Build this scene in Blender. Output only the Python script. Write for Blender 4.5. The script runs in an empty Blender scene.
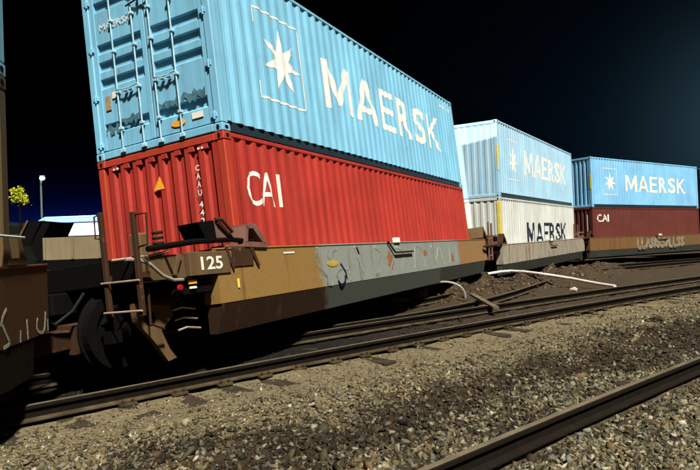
import bpy, bmesh, math, random
import numpy as np
from mathutils import Matrix, Vector
random.seed(7); rng = np.random.default_rng(7)
C = bpy.context.scene.collection
sc = bpy.context.scene
PI = math.pi

# ------------------------------------------------------------------ camera
def rx(a): return Matrix.Rotation(a, 3, 'X')
def ry(a): return Matrix.Rotation(a, 3, 'Y')
CAMZ = 1.56
cam_d = bpy.data.cameras.new('camera'); cam = bpy.data.objects.new('camera', cam_d); C.objects.link(cam)
cam_d.sensor_width = 36.0; cam_d.lens = 620.0 / 700 * 36
cam_d.clip_start = 0.05; cam_d.clip_end = 3000
_R = rx(0.015) @ ry(0.038)                       # columns: right, forward, up
_m = Matrix((_R.col[0], _R.col[2], -_R.col[1])).transposed().to_4x4()
_m.translation = Vector((0, 0, CAMZ)); cam.matrix_world = _m
sc.camera = cam

# ------------------------------------------------------------------ world: black night sky with town glow low down
SUN_DIR = Vector((0.38, -1.0, 1.60)).normalized()      # towards the light mast behind the camera
world = bpy.data.worlds.new('World'); sc.world = world; world.use_nodes = True
nt = world.node_tree; nt.nodes.clear(); N = nt.nodes; Lk = nt.links
out = N.new('ShaderNodeOutputWorld'); bg = N.new('ShaderNodeBackground')
tc = N.new('ShaderNodeTexCoord')
def lobe(direction, power, col):
    d = Vector(direction).normalized()
    dp = N.new('ShaderNodeVectorMath'); dp.operation = 'DOT_PRODUCT'; dp.inputs[1].default_value = d
    Lk.new(tc.outputs['Generated'], dp.inputs[0])
    mx = N.new('ShaderNodeMath'); mx.operation = 'MAXIMUM'; mx.inputs[1].default_value = 0; Lk.new(dp.outputs['Value'], mx.inputs[0])
    pw = N.new('ShaderNodeMath'); pw.operation = 'POWER'; pw.inputs[1].default_value = power; Lk.new(mx.outputs[0], pw.inputs[0])
    sl = N.new('ShaderNodeVectorMath'); sl.operation = 'SCALE'; sl.inputs[0].default_value = col; Lk.new(pw.outputs[0], sl.inputs['Scale'])
    return sl.outputs[0]
sky = N.new('ShaderNodeTexSky'); sky.sky_type = 'NISHITA'; sky.sun_disc = False
sky.sun_elevation = math.radians(-12); sky.sun_rotation = math.radians(200)
def vadd(a, b):
    v = N.new('ShaderNodeVectorMath'); v.operation = 'ADD'; Lk.new(a, v.inputs[0]); Lk.new(b, v.inputs[1]); return v.outputs[0]
sk = N.new('ShaderNodeVectorMath'); sk.operation = 'SCALE'; sk.inputs['Scale'].default_value = 0.05; Lk.new(sky.outputs[0], sk.inputs[0])
acc = vadd(lobe((0.70, 1.0, 0.17), 110, (0.010, 0.021, 0.027)), lobe((0.50, 1.0, 0.04), 22, (0.0005, 0.0020, 0.0042)))
sz_ = N.new('ShaderNodeSeparateXYZ'); Lk.new(tc.outputs['Generated'], sz_.inputs[0])
ab = N.new('ShaderNodeMath'); ab.operation = 'ABSOLUTE'; Lk.new(sz_.outputs[2], ab.inputs[0])
e1 = N.new('ShaderNodeMath'); e1.operation = 'MULTIPLY'; e1.inputs[1].default_value = -40.0; Lk.new(ab.outputs[0], e1.inputs[0])
e2 = N.new('ShaderNodeMath'); e2.operation = 'EXPONENT'; Lk.new(e1.outputs[0], e2.inputs[0])
low = N.new('ShaderNodeVectorMath'); low.operation = 'SCALE'; Lk.new(lobe((-0.42, 1.0, 0.02), 45, (0.005, 0.018, 0.22)), low.inputs[0]); Lk.new(e2.outputs[0], low.inputs['Scale'])
acc = vadd(acc, low.outputs[0])
acc = vadd(acc, lobe((0.3, -1.0, 0.5), 3, (0.050, 0.049, 0.048)))    # yard and town light behind the camera
acc = vadd(acc, sk.outputs[0])
Lk.new(acc, bg.inputs['Color']); bg.inputs['Strength'].default_value = 1.0
Lk.new(bg.outputs[0], out.inputs['Surface'])

# ------------------------------------------------------------------ key light: yard flood mast far behind the camera
sun_d = bpy.data.lights.new('yard_flood_light', 'SUN'); sun_d.energy = 5.0; sun_d.angle = math.radians(4.0)
sun_d.color = (1.0, 0.95, 0.87)
sun = bpy.data.objects.new('yard_flood_light', sun_d); C.objects.link(sun)
sun.rotation_euler = SUN_DIR.to_track_quat('Z', 'Y').to_euler()
sc.view_settings.view_transform = 'Standard'; sc.view_settings.look = 'None'
sc.view_settings.exposure = 1.0; sc.view_settings.gamma = 1.0
try: sc.view_settings.use_curve_mapping = False
except Exception: pass
sc.render.engine = 'CYCLES'
sc.cycles.use_denoising = True
sc.cycles.max_bounces = 5

# ------------------------------------------------------------------ materials
MATS = {}
def mat_new(name):
    m = bpy.data.materials.new(name); m.use_nodes = True
    nt = m.node_tree; b = nt.nodes['Principled BSDF']; MATS[name] = m
    return m, nt, b
def nd(nt, t, **kw):
    n = nt.nodes.new(t)
    for k, v in kw.items():
        if k in n.inputs.keys() if isinstance(k, str) and hasattr(n, 'inputs') else False: n.inputs[k].default_value = v
        else: setattr(n, k, v)
    return n
def noise(nt, vec, scale, detail=4, rough=0.55):
    n = nt.nodes.new('ShaderNodeTexNoise'); n.inputs['Scale'].default_value = scale
    n.inputs['Detail'].default_value = detail; n.inputs['Roughness'].default_value = rough
    nt.links.new(vec, n.inputs['Vector']); return n.outputs['Fac']
def ramp(nt, fac, stops):
    r = nt.nodes.new('ShaderNodeValToRGB'); e = r.color_ramp.elements
    while len(e) < len(stops): e.new(0.5)
    for i, (p, c) in enumerate(stops):
        e[i].position = p; e[i].color = (c, c, c, 1) if not isinstance(c, (tuple, list)) else (*c[:3], 1)
    nt.links.new(fac, r.inputs[0]); return r.outputs[0]
def mix(nt, fac, a, b, mode='MIX'):
    m = nt.nodes.new('ShaderNodeMix'); m.data_type = 'RGBA'; m.blend_type = mode
    for s, v in ((m.inputs[0], fac), (m.inputs[6], a), (m.inputs[7], b)):
        if hasattr(v, 'is_output'): nt.links.new(v, s)
        elif isinstance(v, (int, float)): s.default_value = v
        else: s.default_value = (*v[:3], 1)
    return m.outputs[2]
def math_(nt, op, a, b=0.0, clamp=False):
    m = nt.nodes.new('ShaderNodeMath'); m.operation = op; m.use_clamp = clamp
    for s, v in ((m.inputs[0], a), (m.inputs[1], b)):
        if hasattr(v, 'is_output'): nt.links.new(v, s)
        else: s.default_value = v
    return m.outputs[0]
def objvec(nt, sx=1, sy=1, sz=1, off=(0, 0, 0)):
    t = nt.nodes.new('ShaderNodeTexCoord'); mp = nt.nodes.new('ShaderNodeMapping')
    mp.inputs['Scale'].default_value = (sx, sy, sz); mp.inputs['Location'].default_value = off
    nt.links.new(t.outputs['Object'], mp.inputs['Vector']); return mp.outputs[0]
def bump(nt, b, h, strength, dist=0.02):
    bp = nt.nodes.new('ShaderNodeBump'); bp.inputs['Strength'].default_value = strength; bp.inputs['Distance'].default_value = dist
    nt.links.new(h, bp.inputs['Height']); nt.links.new(bp.outputs[0], b.inputs['Normal'])

def paint(name, col, dirt=(0.05, 0.04, 0.03), dirt_amt=0.35, rust=0.1, rough=0.5, seed=0, rust_col=(0.16, 0.055, 0.02), metal=0.0, spec=0.3):
    m, nt, b = mat_new(name)
    v = objvec(nt, off=(seed * 3.1, seed * 1.7, seed)); vs = objvec(nt, 7, 7, 0.45, off=(seed, 0, seed * 2.0)); vf = objvec(nt, off=(5 + seed, 1, 2))
    n1 = noise(nt, v, 0.9, 5); n2 = noise(nt, vs, 1.0, 5, 0.65); n3 = noise(nt, vf, 9, 6, 0.7)
    b.inputs['Specular IOR Level'].default_value = spec
    var = ramp(nt, n1, [(0.3, 0.82), (0.7, 1.08)])
    c = mix(nt, 1.0, col, var, 'MULTIPLY')
    d = math_(nt, 'MULTIPLY', ramp(nt, n2, [(0.46, 0.0), (0.78, 1.0)]), dirt_amt)
    c = mix(nt, d, c, dirt)
    lo = 0.72 - 0.22 * rust
    r = ramp(nt, math_(nt, 'ADD', math_(nt, 'MULTIPLY', n3, 0.7), math_(nt, 'MULTIPLY', n2, 0.3)), [(lo - 0.05, 0.0), (lo + 0.02, 1.0)])
    c = mix(nt, r, c, rust_col)
    nt.links.new(c, b.inputs['Base Color'])
    b.inputs['Metallic'].default_value = metal
    nt.links.new(ramp(nt, n3, [(0.3, rough - 0.08), (0.7, min(1, rough + 0.15))]), b.inputs['Roughness'])
    bump(nt, b, n3, 0.12, 0.01)
    return m
def plain(name, col, rough=0.6, metal=0.0, var=0.25, scale=8):
    m, nt, b = mat_new(name); b.inputs['Specular IOR Level'].default_value = 0.06 if max(col) < .13 else .3
    n = noise(nt, objvec(nt), scale, 5, 0.6)
    c = mix(nt, 1.0, col, ramp(nt, n, [(0.25, 1 - var), (0.75, 1 + var)]), 'MULTIPLY')
    nt.links.new(c, b.inputs['Base Color']); b.inputs['Roughness'].default_value = rough; b.inputs['Metallic'].default_value = metal
    bump(nt, b, n, 0.2, 0.01)
    return m
def emit(name, col, s):
    m, nt, b = mat_new(name); b.inputs['Base Color'].default_value = (*col, 1)
    b.inputs['Emission Color'].default_value = (*col, 1); b.inputs['Emission Strength'].default_value = s; return m

M = dict(
    blue=paint('sky_blue_paint', (0.185, 0.455, 0.62), (0.10, 0.18, 0.22), 0.50, 0.26, 0.42, 1),
    blue_b=paint('sheen_pale_blue_paint', (0.30, 0.53, 0.68), (0.55, 0.60, 0.60), 0.65, 0.05, 0.5, 2),  # pale tone and white streaks put the bright sheen into the paint
    blue_c=paint('mid_blue_paint', (0.19, 0.45, 0.68), (0.10, 0.2, 0.26), 0.4, 0.1, 0.5, 3),
    red=paint('red_oxide_paint', (0.35, 0.031, 0.021), (0.12, 0.016, 0.012), 0.65, 0.30, 0.45, 4),
    orange_post=paint('faded_orange_red_paint', (0.37, 0.038, 0.018), (0.14, 0.03, 0.01), 0.5, 0.3, 0.5, 5),
    maroon=paint('brick_red_paint', (0.10, 0.022, 0.015), (0.06, 0.02, 0.015), 0.40, 0.2, 0.6, 6),
    cream=paint('grey_white_paint', (0.52, 0.54, 0.50), (0.22, 0.24, 0.22), 0.35, 0.10, 0.55, 7),
    umber=paint('dull_brown_paint', (0.075, 0.055, 0.02), (0.03, 0.025, 0.01), 0.4, 0.2, 0.6, 8),
    greypaint=paint('dull_grey_paint', (0.20, 0.24, 0.22), (0.1, 0.12, 0.1), 0.4, 0.1, 0.6, 9),
    yellow=plain('safety_yellow', (0.62, 0.50, 0.05), 0.5),
    navy=paint('shaded_grimy_rail_paint', (0.016, 0.030, 0.042), (0.01, 0.01, 0.012), 0.4, 0.05, 0.35, 10),  # dark tone paints in the shade under the panels, with some grime
    white=plain('white_lettering_paint', (0.66, 0.64, 0.56), 0.5, var=0.12, scale=3),
    black=plain('black_lettering_paint', (0.015, 0.02, 0.03), 0.6),
    rodblue=plain('worn_pale_blue_bar', (0.30, 0.47, 0.54), 0.45, 0.0),
    galv=plain('galvanised_steel', (0.50, 0.60, 0.62), 0.4, 0.3),
    dark=plain('shaded_greasy_steel', (0.003, 0.0026, 0.0022), 0.8, 0.0),  # blackened beyond grease so trucks and near decks look in shade
    brown=paint('rusty_brown_steel', (0.045, 0.022, 0.012), (0.02, 0.014, 0.009), 0.5, 0.35, 0.7, 11, spec=.08),
    tan=paint('dusty_tan_steel', (0.11, 0.068, 0.032), (0.03, 0.02, 0.01), 0.6, 0.35, 0.7, 12, spec=.08),
    pink=paint('faded_pink_brown_steel', (0.15, 0.075, 0.055), (0.06, 0.03, 0.02), 0.5, 0.3, 0.7, 13, spec=.08),
    rod=plain('worn_handrail_metal', (0.42, 0.32, 0.24), 0.4, 0.4),
    railhead=plain('polished_rail_head', (0.10, 0.08, 0.05), 0.5, 0.1, 0.4, 3),
    rail=plain('rusty_rail_steel', (0.008, 0.006, 0.004), 0.9, 0, 0.3, 12),
    foot=plain('dusty_rail_foot', (0.045, 0.034, 0.018), 0.9, 0, 0.6, 6),
    tie=plain('weathered_tie_wood', (0.030, 0.023, 0.015), 0.9, 0, 0.5, 5),
    plank=plain('pale_weathered_wood', (0.09, 0.07, 0.045), 0.9, 0, 0.5, 6),
    pvc=plain('pale_plastic_pipe', (0.50, 0.46, 0.42), 0.4, 0, 0.2, 3),
    hose=plain('grey_rubber_hose', (0.22, 0.20, 0.17), 0.5, 0, 0.3, 6),
    rubber=plain('black_rubber', (0.01, 0.01, 0.01), 0.6),
    orangetag=plain('amber_label', (0.72, 0.33, 0.02), 0.5, 0, 0.1),
    patch=plain('exposed_dark_primer', (0.055, 0.14, 0.17), 0.7, 0, 0.5),
    redlens=emit('red_lamp_lens', (0.55, 0.01, 0.02), 0.35),
    glow_white=emit('lit_fascia_white', (0.88, 0.90, 1.0), .75),
    glow_cyan=emit('lit_edge_cyan', (0.30, 0.72, 1.0), .55),
    glow_blue=emit('lit_band_blue', (0.28, 0.42, 0.95), .42),
    lampglow=emit('lamp_glass', (0.70, 1.0, 0.92), 9.0),
    roof=plain('dark_roof_sheet', (0.05, 0.05, 0.055), 0.7),
    hole=plain('hole_shade_black', (0.004, 0.004, 0.005), 0.9),  # flat black that paints the shade inside holes
    leaf=plain('sodium_lit_leaf', (0.42, 0.44, 0.02), 0.6, 0, 0.4, 4),  # lamp light on the leaves is put into this colour
    bark=plain('dark_bark', (0.005, 0.004, 0.003), 0.9),
)
def sill_mat(name, stops, seed, rustlo=0.50, skirt=(0.045, 0.05, 0.045)):
    """car-side paint whose colour changes along the car: stops = [(u, colour)...], with rust and grime"""
    m, nt, b = mat_new(name)
    t = nt.nodes.new('ShaderNodeTexCoord'); sp = nt.nodes.new('ShaderNodeSeparateXYZ'); nt.links.new(t.outputs['Object'], sp.inputs[0])
    v = objvec(nt, off=(seed, 0, 0)); n1 = noise(nt, v, 1.6, 6, 0.6); n2 = noise(nt, objvec(nt, 4.5, 4.5, 0.6, (seed, 3, 0)), 1.6, 7, 0.7); n3 = noise(nt, v, 14, 6, 0.7)
    u = math_(nt, 'ADD', sp.outputs[0], math_(nt, 'MULTIPLY', math_(nt, 'SUBTRACT', n1, 0.5), 0.9))
    uu = math_(nt, 'DIVIDE', math_(nt, 'ADD', u, 3.0), 17.0)
    st = []
    for k, (p, c) in enumerate(stops):
        q = (p + 3.0) / 17.0
        if k: st.append((min(1, q + 0.006), c))
        if k == 0: st.append((0.0, c))
        if k < len(stops) - 1: st.append(((stops[k + 1][0] + 3.0) / 17.0 - 0.006, c))
    c = ramp(nt, uu, st)
    c = mix(nt, ramp(nt, n2, [(rustlo - .04, 0.0), (rustlo + 0.12, 0.85)]), c, (0.11, 0.045, 0.015))
    c = mix(nt, ramp(nt, n3, [(0.55, 0.0), (0.8, 0.55)]), c, (0.04, 0.03, 0.02))
    nt.links.new(c, b.inputs['Base Color']); b.inputs['Roughness'].default_value = 0.6
    b.inputs['Specular IOR Level'].default_value = .2; bump(nt, b, n3, 0.25, 0.01)
    return m
GOLD = (0.205, 0.120, 0.036); GREYT = (0.19, 0.21, 0.18); RUSTO = (0.22, 0.125, 0.05); PALE = (0.30, 0.27, 0.20)
M['sill1'] = sill_mat('gold_and_grey_sill_paint', [(-3, GOLD), (1.75, GREYT), (9.7, RUSTO)], 1.0, 0.60)
M['sill2'] = sill_mat('pale_rusty_sill_paint', [(-3, PALE), (3.0, (0.28, 0.26, 0.20)), (11.0, PALE)], 5.0, 0.52)
M['sill3'] = sill_mat('orange_brown_sill_paint', [(-3, (0.14, 0.075, 0.028)), (4.5, (0.10, 0.062, 0.03)), (9, (0.12, 0.075, 0.032))], 9.0, 0.5)
M['sill0'] = sill_mat('dark_brown_sill_paint', [(-3, (0.060, 0.024, 0.008)), (9, (0.065, 0.027, 0.009)), (11, (0.060, 0.028, 0.010))], 13.0, 0.6)
M['skirt1'] = sill_mat('brown_to_grey_skirt_paint', [(-3, (.022, .011, .005)), (1.9, (.06, .068, .055)), (8, (.035, .04, .033))], 3.0, .62)
M['skirt'] = paint('dark_green_grey_skirt_paint', (0.040, 0.046, 0.038), (0.02, 0.02, 0.016), 0.5, 0.15, 0.65, 14)

# ------------------------------------------------------------------ mesh helper
class MB:
    def __init__(s): s.v = []; s.f = []; s.mi = []; s.cur = 0
    def add(s, vs, fs):
        o = len(s.v); s.v += [tuple(x) for x in vs]; s.f += [tuple(i + o for i in f) for f in fs]; s.mi += [s.cur] * len(fs); return s
    def box(s, x0, x1, y0, y1, z0, z1, T=None):
        vs = [(x, y, z) for x in (x0, x1) for y in (y0, y1) for z in (z0, z1)]
        if T: vs = [T @ Vector(v) for v in vs]
        return s.add(vs, [(0, 1, 3, 2), (4, 6, 7, 5), (0, 4, 5, 1), (2, 3, 7, 6), (0, 2, 6, 4), (1, 5, 7, 3)])
    def bbox(s, x0, x1, y0, y1, z0, z1, r=0.01):          # box with bevelled edges
        bm = bmesh.new(); bmesh.ops.create_cube(bm, size=1)
        for v in bm.verts: v.co = Vector((x0 + (v.co.x + .5) * (x1 - x0), y0 + (v.co.y + .5) * (y1 - y0), z0 + (v.co.z + .5) * (z1 - z0)))
        bmesh.ops.bevel(bm, geom=list(bm.edges), offset=min(r, .45 * min(abs(x1 - x0), abs(y1 - y0), abs(z1 - z0))), segments=1, affect='EDGES')
        bm.verts.index_update(); s.add([v.co.copy() for v in bm.verts], [[v.index for v in f.verts] for f in bm.faces]); bm.free(); return s
    def prism(s, poly, axis, a, b):
        """poly of 2D points in the other two axes (in x,y,z order) extruded along axis from a to b"""
        def P(p, q): return {'x': (q, p[0], p[1]), 'y': (p[0], q, p[1]), 'z': (p[0], p[1], q)}[axis]
        n = len(poly); vs = [P(p, a) for p in poly] + [P(p, b) for p in poly]
        fs = [(i, (i + 1) % n, (i + 1) % n + n, i + n) for i in range(n)] + [tuple(range(n))[::-1], tuple(range(n, 2 * n))]
        return s.add(vs, fs)
    def tube(s, pts, r, seg=10, caps=True):
        pts = [Vector(p) for p in pts]; n = len(pts); rr = r if isinstance(r, (list, tuple)) else [r] * n
        rings = []; up = Vector((0.123, 0.2, 1)).normalized()
        for i, p in enumerate(pts):
            d = (pts[min(i + 1, n - 1)] - pts[max(i - 1, 0)]).normalized()
            if abs(d.dot(up)) > .97: upv = Vector((1, 0, 0))
            else: upv = up
            a = d.cross(upv).normalized(); b = d.cross(a).normalized()
            rings.append([p + a * rr[i] * math.cos(2 * PI * k / seg) + b * rr[i] * math.sin(2 * PI * k / seg) for k in range(seg)])
        vs = [v for r_ in rings for v in r_]; fs = []
        for i in range(n - 1):
            for k in range(seg):
                k2 = (k + 1) % seg; fs.append((i * seg + k, i * seg + k2, (i + 1) * seg + k2, (i + 1) * seg + k))
        if caps: fs += [tuple(range(seg)), tuple(range((n - 1) * seg, n * seg))[::-1]]
        return s.add(vs, fs)
    def disc(s, c, axis, r, h, seg=24, r2=None):
        """solid cylinder along axis of half-thickness h"""
        c = Vector(c); A = {'x': Vector((1, 0, 0)), 'y': Vector((0, 1, 0)), 'z': Vector((0, 0, 1))}[axis]
        return s.tube([c - A * h, c + A * h], [r, r if r2 is None else r2], seg)
    def build(s, name, mats, parent=None, smooth=False, fix=True):
        me = bpy.data.meshes.new(name); me.from_pydata(s.v, [], s.f)
        if not isinstance(mats, (list, tuple)): mats = [mats]
        for m in mats: me.materials.append(m)
        if len(mats) > 1: me.polygons.foreach_set('material_index', s.mi)
        if fix:
            bm = bmesh.new(); bm.from_mesh(me); bmesh.ops.recalc_face_normals(bm, faces=bm.faces); bm.to_mesh(me); bm.free()
        if smooth:
            me.polygons.foreach_set('use_smooth', [True] * len(me.polygons))
        me.update(); o = bpy.data.objects.new(name, me); C.objects.link(o)
        if parent: o.parent = parent
        return o
def thing(name, label, cat, mw=None, group=None):
    o = bpy.data.objects.new(name, None); C.objects.link(o); o['label'] = label; o['category'] = cat
    o.empty_display_size = .2
    if group: o['group'] = group
    if mw is not None: o.matrix_world = mw
    return o
def tag(o, label, cat, group=None, kind=None):
    if label: o['label'] = label
    if cat: o['category'] = cat
    if group: o['group'] = group
    if kind: o['kind'] = kind
    return o
def frame(origin, rows):
    m = Matrix(rows).to_4x4(); m.translation = Vector(origin); return m
def yawframe(origin, deg):
    return Matrix.Translation(Vector(origin)) @ Matrix.Rotation(math.radians(deg), 4, 'Z')

# ------------------------------------------------------------------ corrugated faces and lettering laid on them
def corr(period, depth, flat, slope, a, b):
    """outer flat first; returns list of (pos, depth)"""
    pts = []; p = a
    inn = period - flat - 2 * slope
    while p < b - 1e-6:
        for q, d in ((p, 0), (p + flat, 0), (p + flat + slope, depth), (p + flat + slope + inn, depth)):
            if q < b - 1e-6: pts.append((q, d))
        p += period
    last = pts[-1][1]; pts.append((b, last))
    return pts
def depth_at(prof, q):
    if not prof: return 0.0
    for (a, da), (b, db) in zip(prof, prof[1:]):
        if a <= q <= b: return da + (db - da) * (q - a) / max(1e-9, b - a)
    return 0.0
def text_mesh(s, weight=0.0):
    cu = bpy.data.curves.new('t', 'FONT'); cu.body = s; cu.size = 1; cu.offset = weight; cu.resolution_u = 3
    o = bpy.data.objects.new('t', cu); C.objects.link(o); dg = bpy.context.evaluated_depsgraph_get()
    me = bpy.data.meshes.new_from_object(o.evaluated_get(dg)); bpy.data.objects.remove(o); bpy.data.curves.remove(cu)
    bm = bmesh.new(); bm.from_mesh(me); bmesh.ops.triangulate(bm, faces=bm.faces); bpy.data.meshes.remove(me); return bm
def poly_bm(polys):
    bm = bmesh.new()
    for p in polys: bm.faces.new([bm.verts.new((x, y, 0)) for x, y in p])
    bmesh.ops.triangulate(bm, faces=bm.faces); return bm
def lay(bm, name, mat, parent, mapf, breaks=(), lift=0.004):
    """cut a flat marking at the corrugation folds, then press it on the surface: mapf(x,y,lift)->xyz"""
    for q in breaks:
        bmesh.ops.bisect_plane(bm, geom=bm.verts[:] + bm.edges[:] + bm.faces[:], plane_co=(q, 0, 0), plane_no=(1, 0, 0), dist=1e-5)
    for v in bm.verts: v.co = Vector(mapf(v.co.x, v.co.y, lift))
    for f in bm.faces: f.smooth = False
    bmesh.ops.recalc_face_normals(bm, faces=bm.faces)
    me = bpy.data.meshes.new(name); bm.to_mesh(me); bm.free(); me.materials.append(mat)
    o = bpy.data.objects.new(name, me); C.objects.link(o); o.parent = parent; return o
def fit_box(bm, x0, x1, y0, y1):
    xs = [v.co.x for v in bm.verts]; ys = [v.co.y for v in bm.verts]; a, b, c, d = min(xs), max(xs), min(ys), max(ys)
    for v in bm.verts: v.co = Vector((x0 + (v.co.x - a) / (b - a) * (x1 - x0), y0 + (v.co.y - c) / (d - c) * (y1 - y0), 0))
    return bm
def join_bm(bms):
    r = bmesh.new()
    for b in bms:
        me = bpy.data.meshes.new('j'); b.to_mesh(me); r.from_mesh(me); b.free(); bpy.data.meshes.remove(me)
    return r

# ------------------------------------------------------------------ shipping containers
CL, CW = 12.192, 2.438
def castings(Hc, mat, parent):
    lx, ly, lz = .178, .162, .118
    for iu in (0, 1):
        for iv in (0, 1):
            for iw in (0, 1):
                mb = MB(); u0 = -.004 if iu == 0 else CL - lx; v0 = -.004 if iv == 0 else CW - ly; w0 = 0 if iw == 0 else Hc - lz + .006
                u1, v1, w1 = u0 + lx + .004, v0 + ly + .004, w0 + lz
                mb.bbox(u0, u1, v0, v1, w0, w1, .012)
                o = mb.build('corner_casting', mat, parent)
                ue = u0 - .001 if iu == 0 else u1 + .001; ve = v0 - .001 if iv == 0 else v1 + .001
                # black ovals laid on end and side faces, painted shade of the hand holes
                def oval(cx, cz, rx_, rz_): return [(cx + rx_ * math.cos(t * PI / 8), cz + rz_ * math.sin(t * PI / 8)) for t in range(16)]
                MB().prism(oval((v0 + v1) / 2, (w0 + w1) / 2, .026, .040), 'x', ue - .002, ue + .004).build('casting_hole_shade', M['hole'], o)
                MB().prism(oval((u0 + u1) / 2, (w0 + w1) / 2, .038, .028), 'y', ve - .002, ve + .004).build('casting_hole_shade', M['hole'], o)
def container(name, label, mw, Hc, body, rail, near_end, group, post=None, far_end='wall', press=.046):
    """u along the car, v away from the camera side, w up; near_end is at u = 0"""
    t = thing(name, label, 'shipping container', mw, group)
    post = post or body
    prof = corr(.278, .030, .072, .068, .15, CL - .15)
    wb, wt = .165, Hc - .075
    for sgn in (0, 1):
        f = (lambda d: .002 + d) if sgn == 0 else (lambda d: CW - .002 - d)
        back = f(.058)
        poly = [(q, f(d)) for q, d in prof] + [(CL - .15, back), (.15, back)]
        MB().prism(poly, 'z', wb, wt).build('side_panel', body, t)
        y0, y1 = (.035, .095) if sgn == 0 else (CW - .095, CW - .035)
        b = MB().bbox(.15, CL - .15, y0, y1, .02, wb - .002, .008)
        yl = (.0, .06) if sgn == 0 else (CW - .06, CW)
        b.build('bottom_rail', rail, t)
        yt = (-.003, .06) if sgn == 0 else (CW - .06, CW + .003)
        MB().bbox(.15, CL - .15, yt[0], yt[1], wt + .002, Hc - .004, .012).build('top_rail', body, t)
    # corner posts
    for iu in (0, 1):
        for iv in (0, 1):
            u0, u1 = (.0, .148) if iu == 0 else (CL - .148, CL)
            v0, v1 = (.0, .13) if iv == 0 else (CW - .13, CW)
            MB().bbox(u0, u1, v0, v1, .12, Hc - .116, .014).build('corner_post', post, t)
    # roof with shallow corrugation
    poly = [(q, Hc - .030 - d * .5) for q, d in corr(.209, .03, .06, .045, .15, CL - .15)] + [(CL - .15, Hc - .10), (.15, Hc - .10)]
    MB().prism(poly, 'y', .061, CW - .061).build('roof', body, t)
    MB().box(.15, CL - .15, .10, CW - .10, .08, .14).build('floor', M['dark'], t)
    castings(Hc, post, t)
    for iu in (0, 1):
        X = (lambda d: d) if iu == 0 else (lambda d: CL - d)
        def bx(b, d0, d1, v0, v1, w0, w1, r=.01):
            a, c = sorted((X(d0), X(d1))); return b.bbox(a, c, v0, v1, w0, w1, r)
        bx(MB(), .0, .10, .164, CW - .164, Hc - .11, Hc - .005).build('header_beam', post if near_end == 'wall' else body, t)
        bx(MB(), .0, .10, .164, CW - .164, .010, .125).build('sill_beam', body, t)
        kind = near_end if iu == 0 else far_end
        if kind == 'wall':
            pr = corr(.250, press, .095, .03, .132, CW - .132)
            poly = [(X(.012 + d), q) for q, d in pr] + [(X(.075), CW - .132), (X(.075), .132)]
            MB().prism(poly, 'z', .127, Hc - .112).build('end_panel', body, t)
        else:
            for k, (v0, v1) in enumerate(((.135, CW / 2 - .008), (CW / 2 + .008, CW - .135))):
                # door leaf: pressed horizontal recesses between plain bands
                pts = []
                wlo, whi = .15, Hc - .125
                z = wlo; pts.append((.030, wlo))
                for g0, g1 in ((.42, .56), (1.14, 1.27), (1.41, 1.54), (1.69, 1.82), (2.36, 2.49)):
                    pts += [(.030, g0 - .035), (.078, g0), (.078, g1 - .012), (.030, g1)]
                pts.append((.030, whi))
                poly = [(X(a), b) for a, b in [(.105, wlo)] + [(.105, whi)][::1]]
                prof2 = [(X(d), w) for d, w in pts] + [(X(.105), whi), (X(.105), wlo)]
                b = MB()
                inner0, inner1 = v0 + .085, v1 - .085
                b.prism([(a, w) for a, w in prof2], 'y', inner0, inner1)
                leaf = b.build('door', body, t)
                e = MB(); bx(e, .022, .105, v0, inner0, wlo, whi, .006); bx(e, .022, .105, inner1, v1, wlo, whi, .006)
                bx(e, .022, .105, inner0, inner1, whi, whi + .012, .003); e.build('door_frame', body, leaf)
                g = MB(); c = v1 + .004 if k == 0 else v0 - .004
                if k == 0:
                    bx(g, .034, .100, c - .006, c + .014, .13, Hc - .115, .003); g.build('door_seal', M['rubber'], leaf)
                seal = MB(); o_ = v0 if k == 0 else v1
                bx(seal, .030, .08, o_ - .005, o_ + .006, .14, Hc - .12, .002); seal.build('edge_seal', M['rubber'], leaf)
                for rod_v in ((.70, 1.10) if k == 0 else (1.43, 1.855)):
                    r = MB(); r.tube([(X(-.012), rod_v, .06), (X(-.012), rod_v, Hc - .05)], .013, 10)
                    for wz in (.075, Hc - .075): bx(r, -.035, .0, rod_v - .045, rod_v + .045, wz - .03, wz + .03, .008)
                    for wz in (.42, .98, 1.62, 2.1, 2.56): bx(r, -.034, .022, rod_v - .035, rod_v + .035, wz - .022, wz + .022, .006)
                    ro = r.build('locking_bar', M['rodblue'], leaf)
                    hv = rod_v + (.06 if k == 0 else -.06)
                    d = MB(); s_ = 1 if (rod_v in (.70, 1.43)) else -1
                    d.tube([(X(-.03), rod_v, 1.02), (X(-.035), rod_v + .12 * s_, 1.00), (X(-.035), rod_v + .30 * s_, .985)], .010, 8)
                    bx(d, -.045, .02, rod_v + .26 * s_ - .03, rod_v + .26 * s_ + .03, .955, .98, .006); d.build('handle', M['rodblue'], ro)
                for hz in (.24, .98, 1.75, 2.50):
                    ed = .115 if k == 0 else CW - .115
                    h = MB(); bx(h, -.012, .024, ed - .045, ed + .055, hz - .035, hz + .035, .006)
                    h.tube([(X(-.006), ed, hz - .06), (X(-.006), ed, hz + .06)], .017, 8); h.build('hinge', body, leaf)
    return t, prof
def side_map(prof):
    return lambda x, y, l: (x, .002 + depth_at(prof, x) - l, y)
def breaks_of(prof, a, b): return [q for q, d in prof if a < q < b]
MP = [(0, 0), (0, 1), (.20, 1), (.5, .40), (.80, 1), (1, 1), (1, 0), (.83, 0), (.83, .68), (.57, .14), (.43, .14), (.17, .68), (.17, 0)]
EP = [(0, 0), (0, 1), (1, 1), (1, .85), (.22, .85), (.22, .58), (.88, .58), (.88, .43), (.22, .43), (.22, .15), (1, .15), (1, 0)]
KP = [(0, 0), (0, 1), (.18, 1), (.18, .58), (.74, 1), (1, 1), (.42, .56), (1, 0), (.74, 0), (.28, .46), (.18, .38), (.18, 0)]
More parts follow.
